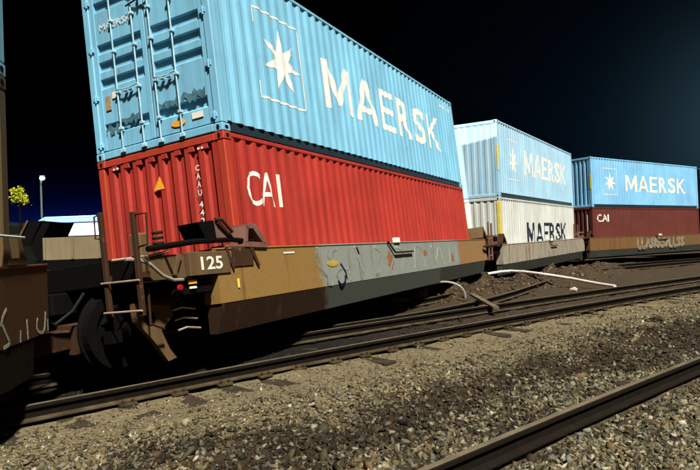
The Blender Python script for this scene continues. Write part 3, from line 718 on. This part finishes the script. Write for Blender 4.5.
def track(label, sf, t0, t1, ties, tie_t0, tie_t1, z0=.03, gauge=1.505):
    t = thing('railway_track', label, 'track', None, 'tracks of the rail yard')
    ts = np.arange(t0, t1 + .01, .6)
    rail_mesh([st2xy(sf(x), x) for x in ts], z0, t)
    rail_mesh([st2xy(sf(x) - gauge, x) for x in ts], z0, t)
    if ties:
        r = random.Random(5); x = tie_t0; k = 0
        while x < tie_t1 and k < 98:
            s = sf(x) - gauge / 2; p = st2xy(s, x); sl = (sf(x + .5) - sf(x - .5)); ang = math.atan2(DY - sl * DX, DX + sl * DY) 
            T = Matrix.Translation((*p, 0)) @ Matrix.Rotation(ang + r.uniform(-.03, .03), 4, 'Z')
            mb = MB(); off = r.uniform(-.06, .06); mb.bbox(-.115, .115, -1.30 + off, 1.30 + off, -.16, z0 - .034 - r.uniform(0, .03), .012); mb.v = [tuple(T @ Vector(v)) for v in mb.v]
            to = mb.build('tie', M['tie'], t)
            if 2 < x < 24:
                pm = MB()
                for sy in (gauge / 2,): pm.bbox(-.09, .09, -sy - .12, -sy + .12, z0 - .030, z0 - .002, .004)
                pm.v = [tuple(T @ Vector(v)) for v in pm.v]; pm.build('tie_plate', M['foot'], to)
                for sx in (-.05, .05):
                    pm = MB(); pm.bbox(sx - .012, sx + .012, -gauge / 2 - .098, -gauge / 2 - .062, z0 - .02, z0 + .032, .004)
                    pm.v = [tuple(T @ Vector(v)) for v in pm.v]; pm.build('spike', M['brown'], to)
            x += .56; k += 1
    return t
track('long curving track with dark rails next to the train, crossing the whole picture', sB, -6, 62, True, -2, 50)
# the nearest track: its far rail crosses the lower right corner, the gauge is on the camera side
tA = thing('railway_track', 'nearest track, one dark rail crossing the lower right corner of the gravel', 'track', None, 'tracks of the rail yard')
sA = lambda t: -2.57 + .0033 * (t - 5) ** 2
rail_mesh([st2xy(sA(x), x) for x in np.arange(-4, 60, .6)], .03, tA, foot='rail'); rail_mesh([st2xy(sA(x) + 1.505, x) for x in np.arange(-4, 60, .6)], .03, tA, foot='rail')
r = random.Random(9); x = 1.0
while x < 30:
    p = st2xy(sA(x) + .75, x); T = Matrix.Translation((*p, 0)) @ Matrix.Rotation(math.atan2(DY, DX) + r.uniform(-.03, .03), 4, 'Z')
    mb = MB(); mb.bbox(-.115, .115, -1.30, 1.30, -.16, -.006 - r.uniform(0, .03), .012); mb.v = [tuple(T @ Vector(v)) for v in mb.v]; mb.build('tie', M['tie'], tA); x += .56
track('diverging track branching off between the curving track and the dirt mounds', sC, 6.6, 62, False, 0, 0, z0=.02)

# ------------------------------------------------------------------ ground
def hnoise(x, y, seed, f):
    r_ = np.random.default_rng(seed); out_ = np.zeros_like(x)
    for k in range(10):
        a = r_.uniform(0, 2 * PI); ff = f * r_.uniform(.6, 1.6); out_ += np.sin((x * np.cos(a) + y * np.sin(a)) * ff + r_.uniform(0, 6.28))
    return out_ / 10 ** .5
BUMPS = [(1.25, 15.7, .8, .42, .34), (2.7, 17.3, .9, .6, .45), (3.4, 16.9, .9, .6, .36), (1.9, 16.2, .6, .4, .30), (4.6, 18.6, 1.1, .6, .34), (5.6, 20.3, 1.0, .7, .42), (6.9, 20.9, 1.0, .7, .40), (8.6, 23.5, 1.4, .8, .42), (10.6, 26.5, 1.5, .8, .35), (4.2, 20.0, .8, .6, .45), (0.3, 14.2, .6, .4, .2), (7.4, 22.6, .9, .6, .5)]
def height(x, y):
    s = x * DY - y * DX; t = x * DX + y * DY
    b = s - (-6.38 + .0033 * (t - 5) ** 2)
    z = .018 * hnoise(x, y, 1, 5.5) + .010 * hnoise(x, y, 2, 14)
    valley = np.exp(-((b - 2.15) / .75) ** 2); z = z - .10 * valley - .02
    z += .03 * hnoise(x, y, 3, 2.2) * np.exp(-((b - 2.0) / 1.2) ** 2)
    near_rail = np.exp(-((b + .75) / .95) ** 4) + np.exp(-((b - 4.55) / .95) ** 4)
    z = z * (1 - .75 * np.clip(near_rail, 0, 1))
    m = np.zeros_like(x)
    for bx_c, by, rl, rw, h in BUMPS:
        dx, dy = x - bx_c, y - by; a = dx * .6 + dy * .8; c_ = dx * .8 - dy * .6
        m = np.maximum(m, h * np.exp(-(a / rl) ** 2 - (c_ / rw) ** 2) * (1 + .18 * hnoise(x, y, 4, 8)))
    return z + m + .03 * (m > .02) * hnoise(x, y, 6, 18)
def grid(x0, x1, y0, y1, step, name, mat, zf, hole=None):
    xs = np.arange(x0, x1 + step / 2, step); ys = np.arange(y0, y1 + step / 2, step); X, Y = np.meshgrid(xs, ys)
    Z = zf(X, Y); nx, ny = len(xs), len(ys); V = np.stack([X.ravel(), Y.ravel(), Z.ravel()], 1)
    I = np.arange(nx * ny).reshape(ny, nx); F = np.stack([I[:-1, :-1].ravel(), I[:-1, 1:].ravel(), I[1:, 1:].ravel(), I[1:, :-1].ravel()], 1)
    me = bpy.data.meshes.new(name); me.vertices.add(len(V)); me.vertices.foreach_set('co', V.ravel()); me.loops.add(F.size); me.loops.foreach_set('vertex_index', F.ravel())
    me.polygons.add(len(F)); me.polygons.foreach_set('loop_start', np.arange(0, F.size, 4)); me.polygons.foreach_set('use_smooth', np.ones(len(F), bool)); me.update(); me.materials.append(mat)
    o = bpy.data.objects.new(name, me); C.objects.link(o); return o
def ground_material():
    m, nt, b = mat_new('ballast_and_dirt')
    t = nt.nodes.new('ShaderNodeTexCoord'); pos = t.outputs['Object']; sp = nt.nodes.new('ShaderNodeSeparateXYZ'); nt.links.new(pos, sp.inputs[0])
    X, Y = sp.outputs[0], sp.outputs[1]
    s = math_(nt, 'SUBTRACT', math_(nt, 'MULTIPLY', X, DY), math_(nt, 'MULTIPLY', Y, DX)); tt = math_(nt, 'ADD', math_(nt, 'MULTIPLY', X, DX), math_(nt, 'MULTIPLY', Y, DY))
    q = math_(nt, 'SUBTRACT', tt, 5.0); q = math_(nt, 'MULTIPLY', math_(nt, 'MULTIPLY', q, q), .0033)
    bb = math_(nt, 'ADD', math_(nt, 'SUBTRACT', s, q), 6.38)
    n0 = noise(nt, pos, .9, 5, .6); n1 = noise(nt, pos, 3.0, 6, .65)
    v = nt.nodes.new('ShaderNodeTexVoronoi'); v.inputs['Scale'].default_value = 24; nt.links.new(pos, v.inputs['Vector'])
    v2 = nt.nodes.new('ShaderNodeTexVoronoi'); v2.inputs['Scale'].default_value = 60; nt.links.new(pos, v2.inputs['Vector'])
    st = ramp(nt, v.outputs['Color'], [(0.1, (.045, .037, .022)), (.5, (.10, .085, .05)), (.9, (.19, .165, .11))])
    st = mix(nt, ramp(nt, v.outputs['Distance'], [(.3, 0.0), (.75, .8)]), st, (.02, .015, .008))
    sand = mix(nt, n1, (.13, .105, .058), (.20, .165, .10))
    bj = math_(nt, 'ADD', bb, math_(nt, 'MULTIPLY', math_(nt, 'SUBTRACT', n0, .5), 1.6))
    c = mix(nt, ramp(nt, math_(nt, 'DIVIDE', bj, 4.0), [(.05, .8), (.45, .35), (.6, .1)]), st, sand)
    dirt = mix(nt, n1, (.016, .010, .005), (.045, .028, .014))
    dk = ramp(nt, math_(nt, 'DIVIDE', bj, 4.0), [(.36, 0.0), (.46, 1.0), (.72, 1.0), (.84, .35)])
    c = mix(nt, dk, c, dirt)
    # train shade painted black into the bed beyond the rail, browner dirt further along
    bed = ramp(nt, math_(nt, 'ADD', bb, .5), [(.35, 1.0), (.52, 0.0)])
    bed_shade_dirt = mix(nt, ramp(nt, math_(nt, 'DIVIDE', tt, 20.0), [(.30, 0.0), (.62, 1.0)]), (.006, .005, .004), mix(nt, n1, (.020, .013, .007), (.060, .042, .022)))
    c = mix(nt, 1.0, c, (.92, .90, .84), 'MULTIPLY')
    c = mix(nt, bed, c, bed_shade_dirt)
    nt.links.new(c, b.inputs['Base Color']); b.inputs['Roughness'].default_value = .9; b.inputs['Specular IOR Level'].default_value = .15
    h = math_(nt, 'ADD', math_(nt, 'MULTIPLY', v.outputs['Distance'], -1.0), math_(nt, 'ADD', math_(nt, 'MULTIPLY', v2.outputs['Distance'], -.5), n1))
    bump(nt, b, h, .9, .03)
    return m
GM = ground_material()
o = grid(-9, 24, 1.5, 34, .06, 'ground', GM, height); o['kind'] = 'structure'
# the wide sheet to the horizon lies just beneath the detailed one
S = MB(); S.add([(-900, -900, -.22), (900, -900, -.22), (900, 900, -.22), (-900, 900, -.22)], [(0, 1, 2, 3)]); o = S.build('terrain', GM); o['kind'] = 'structure'

hb = MB(); xs_ = np.linspace(-140, -12, 120); zz = 6.0 + .5 * np.sin(xs_ * .21) + .35 * np.sin(xs_ * .83 + 1) + .15 * np.sin(xs_ * 2.9)
hb.prism([(x, z) for x, z in zip(xs_, zz)] + [(-12, -.3), (-140, -.3)], 'y', 90, 110); o = hb.build('added_glow_block', plain('glow_block_black', (.006, .007, .006), .95)); o['kind'] = 'structure'  # made-up ridge, added to block the blue sky glow at the horizon

# ------------------------------------------------------------------ ballast stones (one mass of crushed rock)
def rock_shapes(n):
    out_ = []
    for k in range(n):
        bm = bmesh.new(); r_ = np.random.default_rng(100 + k); P = r_.normal(size=(9, 3)); P /= np.linalg.norm(P, axis=1)[:, None]; P *= r_.uniform(.75, 1.15, (9, 1)) * np.array([1, r_.uniform(.5, .85), r_.uniform(.35, .65)]) * .55
        for p in P: bm.verts.new(p)
        res = bmesh.ops.convex_hull(bm, input=bm.verts[:]); 
        for v in [v for v in bm.verts if not v.link_faces]: bm.verts.remove(v)
        bmesh.ops.triangulate(bm, faces=bm.faces); bmesh.ops.recalc_face_normals(bm, faces=bm.faces); bm.verts.index_update()
        out_.append((np.array([v.co[:] for v in bm.verts]), np.array([[v.index for v in f.verts] for f in bm.faces]))); bm.free()
    return out_
SH = rock_shapes(14)
def stones(name, pts, size, cols, mat, embed=.25):
    n = len(pts); r_ = np.random.default_rng(3); k = r_.integers(0, len(SH), n); Vs = []; Fs = []; Cs = []; off = 0
    q = r_.normal(size=(n, 4)); q[:, 1:3] *= .45; q /= np.linalg.norm(q, axis=1)[:, None]; w, x, y, z = q.T
    Rm = np.stack([1 - 2 * (y * y + z * z), 2 * (x * y - z * w), 2 * (x * z + y * w), 2 * (x * y + z * w), 1 - 2 * (x * x + z * z), 2 * (y * z - x * w), 2 * (x * z - y * w), 2 * (y * z + x * w), 1 - 2 * (x * x + y * y)], 1).reshape(n, 3, 3)
    for j, (v, f) in enumerate(SH):
        I = np.where(k == j)[0]
        if not len(I): continue
        P = np.einsum('nij,vj->nvi', Rm[I], v) * size[I][:, None, None] + pts[I][:, None, :]; P[:, :, 2] += (size[I] * (.5 - embed) * .5)[:, None]
        Vs.append(P.reshape(-1, 3)); Fs.append((f[None] + (np.arange(len(I)) * len(v))[:, None, None] + off).reshape(-1, 3)); off += len(I) * len(v)
        Cs.append(np.repeat(cols[I], len(f), axis=0))
    V = np.concatenate(Vs); F = np.concatenate(Fs); CC = np.concatenate(Cs)
    me = bpy.data.meshes.new(name); me.vertices.add(len(V)); me.vertices.foreach_set('co', V.ravel().astype(np.float32)); me.loops.add(F.size); me.loops.foreach_set('vertex_index', F.ravel().astype(np.int32))
    me.polygons.add(len(F)); me.polygons.foreach_set('loop_start', np.arange(0, F.size, 3, dtype=np.int32)); me.update()
    at = me.color_attributes.new('stone', 'FLOAT_COLOR', 'CORNER'); a = np.ones((F.size, 4), np.float32); a[:, :3] = np.repeat(CC, 3, axis=0); at.data.foreach_set('color', a.ravel())
    me.materials.append(mat); o = bpy.data.objects.new(name, me); C.objects.link(o); return o
m, nt, b = mat_new('crushed_stone'); a = nt.nodes.new('ShaderNodeAttribute'); a.attribute_name = 'stone'
nn = noise(nt, objvec(nt), 60, 5, .65); nt.links.new(mix(nt, 1.0, a.outputs['Color'], ramp(nt, nn, [(.3, .65), (.7, 1.25)]), 'MULTIPLY'), b.inputs['Base Color'])
b.inputs['Roughness'].default_value = .75; b.inputs['Specular IOR Level'].default_value = .15; bump(nt, b, nn, .5, .004); STONE = m
# scatter in the strip seen by the camera, denser close by
def scatter(n, smin, smax, ymin, ymax, zone, seed):
    r_ = np.random.default_rng(seed); Y = ymin * (ymax / ymin) ** r_.random(n); X = (r_.random(n) * 2 - 1) * (Y * .70 + .6)
    s = X * DY - Y * DX; t = X * DX + Y * DY; bq = s - (-6.38 + .0033 * (t - 5) ** 2)
    keep = zone(bq, t, r_.random(n), X, Y); X, Y, bq, t = X[keep], Y[keep], bq[keep], t[keep]; k = len(X)
    size = smin * (smax / smin) ** (r_.random(k) ** 1.5); big = r_.random(k) < .015; size = np.where(big, size * 1.9, size)
    return np.stack([X, Y, height(X, Y)], 1), size, bq, t
def stone_cols(bq, t, X, Y, seed):
    r_ = np.random.default_rng(seed); n = len(bq); base = np.array([(.110, .096, .055), (.18, .16, .10), (.070, .064, .044), (.10, .066, .034), (.26, .245, .19), (.035, .027, .016), (.12, .122, .105)])
    bj = bq + .55 * hnoise(X, Y, 8, 1.6) + .45 * hnoise(X, Y, 9, 5.0)
    pd = np.array([.04, .05, .12, .13, .05, .55, .06]); pl = np.array([.34, .26, .1, .12, .07, .04, .07]); pg = np.array([.17, .18, .16, .05, .08, .18, .18])
    wd = np.exp(-((bj - 2.45) / .85) ** 4)[:, None]; wg = (1 / (1 + np.exp(-(bj - 3.0) * 3)))[:, None]
    p = wd * pd + (1 - wd) * ((1 - wg) * pl + wg * pg); cs = np.cumsum(p / p.sum(1, keepdims=True), 1); idx = (r_.random(n)[:, None] > cs).sum(1).clip(0, 6)
    return base[idx] * r_.uniform(.45, 1.35, (n, 1)) * np.array([.92, .88, .78]) * (1 - .45 * wd)
def rail_clear(bq, lo, hi):   # keep off the rail heads
    return ((np.abs(bq) > .10) & (np.abs(bq + 1.505) > .10) & (np.abs(bq - 3.81) > .10))
def zone_main(bq, t, r, X, Y):
    dens = np.where(bq < .12, np.where(bq > -1.5, np.where(t > 9, .22, .3), .12), np.clip(.35 + .35 * (bq - .3), .35, 1.0))
    dens = np.where(bq > 3.9, .8, dens); dens = dens * (1 - .62 * np.exp(-((bq + .5 * hnoise(X, Y, 8, 1.6) - 2.45) / .85) ** 4)); return (r < dens) & rail_clear(bq, 0, 0) & (bq > -2.2)
P1, S1, b1, t1 = scatter(175000, .022, .075, 2.9, 19, zone_main, 21)
far = np.clip(P1[:, 1] / 9, 1, 1.5); dz = np.exp(-((b1 + .5 * hnoise(P1[:, 0], P1[:, 1], 8, 1.6) - 2.45) / .85) ** 4); S1 = S1 * np.where(b1 < 1.0, .75, 1.15) * (1 + .30 * dz) * .92 * far
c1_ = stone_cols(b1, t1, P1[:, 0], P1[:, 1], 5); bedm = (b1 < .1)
c1_[bedm] *= np.where(t1[bedm] < 9, .12, .45)[:, None]  # bed stones darkened too, strongest where the train's shade is painted
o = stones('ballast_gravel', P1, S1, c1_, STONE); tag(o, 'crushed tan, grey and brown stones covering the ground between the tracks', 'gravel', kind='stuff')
# dirt clods on the mounds
r_ = np.random.default_rng(77); n = 5200; q = []
for i in range(n):
    bc = BUMPS[r_.integers(0, len(BUMPS))]; a, c_ = r_.normal(0, .75) * bc[2], r_.normal(0, .75) * bc[3]; q.append((bc[0] + a * .6 + c_ * .8, bc[1] + a * .8 - c_ * .6))
q = np.array(q); sq = q[:, 0] * DY - q[:, 1] * DX; tq = q[:, 0] * DX + q[:, 1] * DY; k = (sq + 6.38 - .0033 * (tq - 5) ** 2) < -1.75; q = q[k]; n = len(q)
P2 = np.stack([q[:, 0], q[:, 1], height(q[:, 0], q[:, 1])], 1); S2 = .04 * (5.0 ** (r_.random(n) ** 2.8))
col = np.array([(.045, .026, .012), (.07, .045, .024), (.025, .016, .008), (.10, .075, .045)])[r_.integers(0, 4, n)]
o = stones('dirt_clods', P2, S2, col, STONE, .4); tag(o, 'brown clods and broken dirt heaped beside the leaning car', 'dirt', kind='stuff')

# ------------------------------------------------------------------ loose things by the track
MB().tube(smooth3 := [Vector(p) for p in ((4.45, 20.3, .42), (4.9, 20.4, .47), (5.26, 20.6, .47), (5.62, 20.2, .45), (5.97, 19.7, .40), (6.35, 19.4, .33), (6.69, 19.0, .26), (6.95, 18.4, .19), (7.15, 17.9, .14), (7.32, 17.28, .11))], .046, 14).build('pipe', M['pvc'])
tag(bpy.data.objects['pipe'], 'long pale bent pipe lying across the dirt from under the cars to the rail', 'pipe')
pts = []
for i in range(15):
    a = PI * i / 14; pts.append((2.32 + .52 * math.cos(PI - a), 15.7 + .1 * math.cos(a), .10 + .42 * math.sin(a) ** .8))
o = MB().tube(pts, .028, 8).build('hose_loop', M['hose']); tag(o, 'thin grey hoop of hose standing up from the dirt mound by the rail', 'hose')
o = MB().box(-.06, .06, -1.05, 1.05, 0, .05, Matrix.Translation((2.86, 13.6, .19)) @ Matrix.Rotation(math.radians(2), 4, 'Z') @ Matrix.Rotation(math.radians(3), 4, 'X')).build('plank', M['plank'])
tag(o, 'short pale plank lying across the curving track', 'plank')
def boulder(name, loc, sz, label, m, seed):
    bm = bmesh.new(); bmesh.ops.create_icosphere(bm, subdivisions=3, radius=.5); r = np.random.default_rng(seed); ph = r.uniform(0, 6, 6)
    for v in bm.verts:
        d = v.co.normalized(); k = 1 + .16 * math.sin(5 * d.x + ph[0]) + .13 * math.sin(7 * d.y + ph[1]) + .10 * math.sin(11 * d.z + 6 * d.x + ph[2]) + .05 * math.sin(19 * d.y + ph[3])
        v.co = Vector((d.x * sz[0] * k, d.y * sz[1] * k, d.z * sz[2] * k))
    me = bpy.data.meshes.new(name); bm.to_mesh(me); bm.free(); me.materials.append(m); o = bpy.data.objects.new(name, me); C.objects.link(o); o.location = loc; tag(o, label, 'rock', 'rocks on the dirt mounds'); return o
boulder('rock', (1.05, 14.9, .12), (.28, .2, .17), 'tan lump of rock at the foot of the mound left of the hose loop', plain('tan_rock', (.20, .14, .07), .9, 0, .3, 9), 1)
boulder('rock', (1.65, 15.6, .22), (.22, .18, .13), 'reddish rock on the mound just behind the tan lump', plain('reddish_rock', (.15, .06, .035), .9, 0, .3, 9), 2)
boulder('rock', (6.2, 17.35, .06), (.10, .08, .06), 'small pale rock near the end of the pipe', plain('pale_rock', (.4, .36, .28), .9, 0, .2, 9), 3)

# ------------------------------------------------------------------ background: lit canopy, gondola car, lamp post, tree
bd = thing('canopy_building', 'long low building far off with a glowing white and cyan fascia', 'building', Matrix.Translation((-20.6, 40, 0)))
MB().box(1.0, 14, .0, 14, 3.80, 4.02).build('roof', M['roof'], bd)
MB().bbox(.98, 14, -.10, -.004, 3.94, 4.06, .02).build('fascia', M['glow_cyan'], bd)
MB().bbox(.98, 14, -.08, -.004, 3.66, 3.935, .02).build('fascia', M['glow_blue'], bd)
MB().bbox(1.0, 14, .05, .12, 2.80, 3.60, .01).build('lit_panel', M['glow_white'], bd)
b = MB(); b.prism([(0.0, 3.55), (.96, 4.04), (.96, 3.95), (0.0, 3.47)], 'y', -.08, .3); b.build('fascia', M['glow_cyan'], bd)
MB().box(1.0, 14, .2, 8, 0, 2.8).build('wall', M['roof'], bd)
for k in range(4): MB().box(1.0 + k * 3.5, 1.2 + k * 3.5, -.02, .18, 0, 3.6).build('column', M['roof'], bd)

gd = thing('gondola_car', 'tan sided open freight car with dark slanted end, in front of the glowing building', 'rail car', Matrix.Translation((-9.9, 20, 0)))
b = MB(); b.prism([(0, 1.42), (8, 1.42), (8, 2.14), (0, 2.14)], 'y', 0, .08); sd = b.build('side_panel', paint('dusty_tan_car_paint', (0.20, 0.155, 0.085), (.06, .05, .03), .5, .15, .7, 21), gd)
b = MB()
for k in range(9): MB().bbox(.9 * k, .9 * k + .08, -.05, -.001, 1.42, 2.14, .01).build('side_post', MATS['dusty_tan_car_paint'], gd)
b = MB(); b.prism([(-.9, 1.9), (-.45, 2.70), (-.05, 2.70), (-.45, 1.9)], 'y', .0, 2.4); b.build('sloped_end', M['dark'], gd)
b = MB(); b.prism([(-.42, 1.9), (.0, 2.62), (.25, 2.62), (.0, 2.16), (-.02, 1.42), (-.2, 1.42)], 'y', -.02, .1); b.build('end_brace', M['dark'], gd)
b = MB(); b.prism([(-.94, 1.9), (-.49, 2.72), (-.42, 2.72), (-.86, 1.9)], 'y', -.06, -.003); b.build('edge_trim', M['tan'], gd)
MB().box(-.3, 8, .0, 2.6, 1.1, 1.41).build('underframe', M['dark'], gd)
b = MB()
for u in (.9, 2.7):
    for v in (.4, 2.0): b.disc((u, v, .58), 'y', .42, .06, 24)
b.build('wheel_set', M['dark'], gd)

lp = thing('lamp_post', 'tall thin lamp post with one small glowing head, far behind the cars', 'street lamp', Matrix.Translation((-29.75, 60, 0)))
MB().tube([(0, 0, 0), (0, 0, 4), (0, 0, 9.1)], [.12, .10, .08], 12).build('pole', plain('lit_pole_metal', (.10, .16, .14), .5, 0, .1), lp)
MB().tube([(0, 0, 9.05), (.12, -.1, 9.2), (.32, -.25, 9.22)], .06, 8).build('arm', M['galv'], lp)
b = MB(); b.bbox(.08, .50, -.45, -.10, 9.10, 9.30, .04); hd = b.build('lamp_head', M['galv'], lp)
b = MB(); b.tube([(.28, -.28, 9.14), (.28, -.28, 9.08), (.28, -.28, 8.96), (.28, -.28, 8.88)], [.17, .24, .20, .05], 16); b.build('lens', M['lampglow'], hd)
# flood mast standing outside the picture on the far side of the train: lights the container ends from the left
ld = bpy.data.lights.new('post_flood', 'SPOT'); ld.energy = 85000; ld.color = (1.0, .97, .90); ld.spot_size = math.radians(9); ld.spot_blend = .6; ld.shadow_soft_size = .6
lo = bpy.data.objects.new('post_flood', ld); C.objects.link(lo); lo.location = (-40.0, -5.2, 15.0)
lo.rotation_euler = (Vector((4.2, 22.6, 4.6)) - lo.location).to_track_quat('-Z', 'Y').to_euler()

tr = thing('leafy_tree', 'small tree whose only lit part is a yellow-green clump of leaves, far left', 'tree', Matrix.Translation((-18.6, 35, 0)))
MB().tube([(0, .1, 0), (.03, .05, 2.2), (-.02, .03, 4.6), (.04, 0, 5.2)], [.09, .07, .045, .02], 8).build('trunk', M['bark'], tr)
b = MB(); r = random.Random(4)
for k in range(1100):
    cx, cz, rr = r.choice([(-.25, 5.25, .24), (.05, 5.3, .20), (.0, 4.95, .32), (.25, 4.85, .27), (-.22, 4.85, .24), (.36, 4.68, .12)])
    p = Vector((cx, 0, cz)) + Vector((r.gauss(0, 1), r.gauss(0, 1), r.gauss(0, 1))) * rr * .48
    n_ = Vector((r.gauss(0, 1), r.gauss(0, 1), r.gauss(0, 1))).normalized(); a = n_.orthogonal().normalized(); c_ = n_.cross(a); s = r.uniform(.03, .065)
    b.add([p - a * s, p + c_ * s * .6 + n_ * .01, p + a * s * 1.3, p - c_ * s * .6 + n_ * .01], [(0, 1, 2, 3)])
b.build('crown', M['leaf'], tr, fix=False)
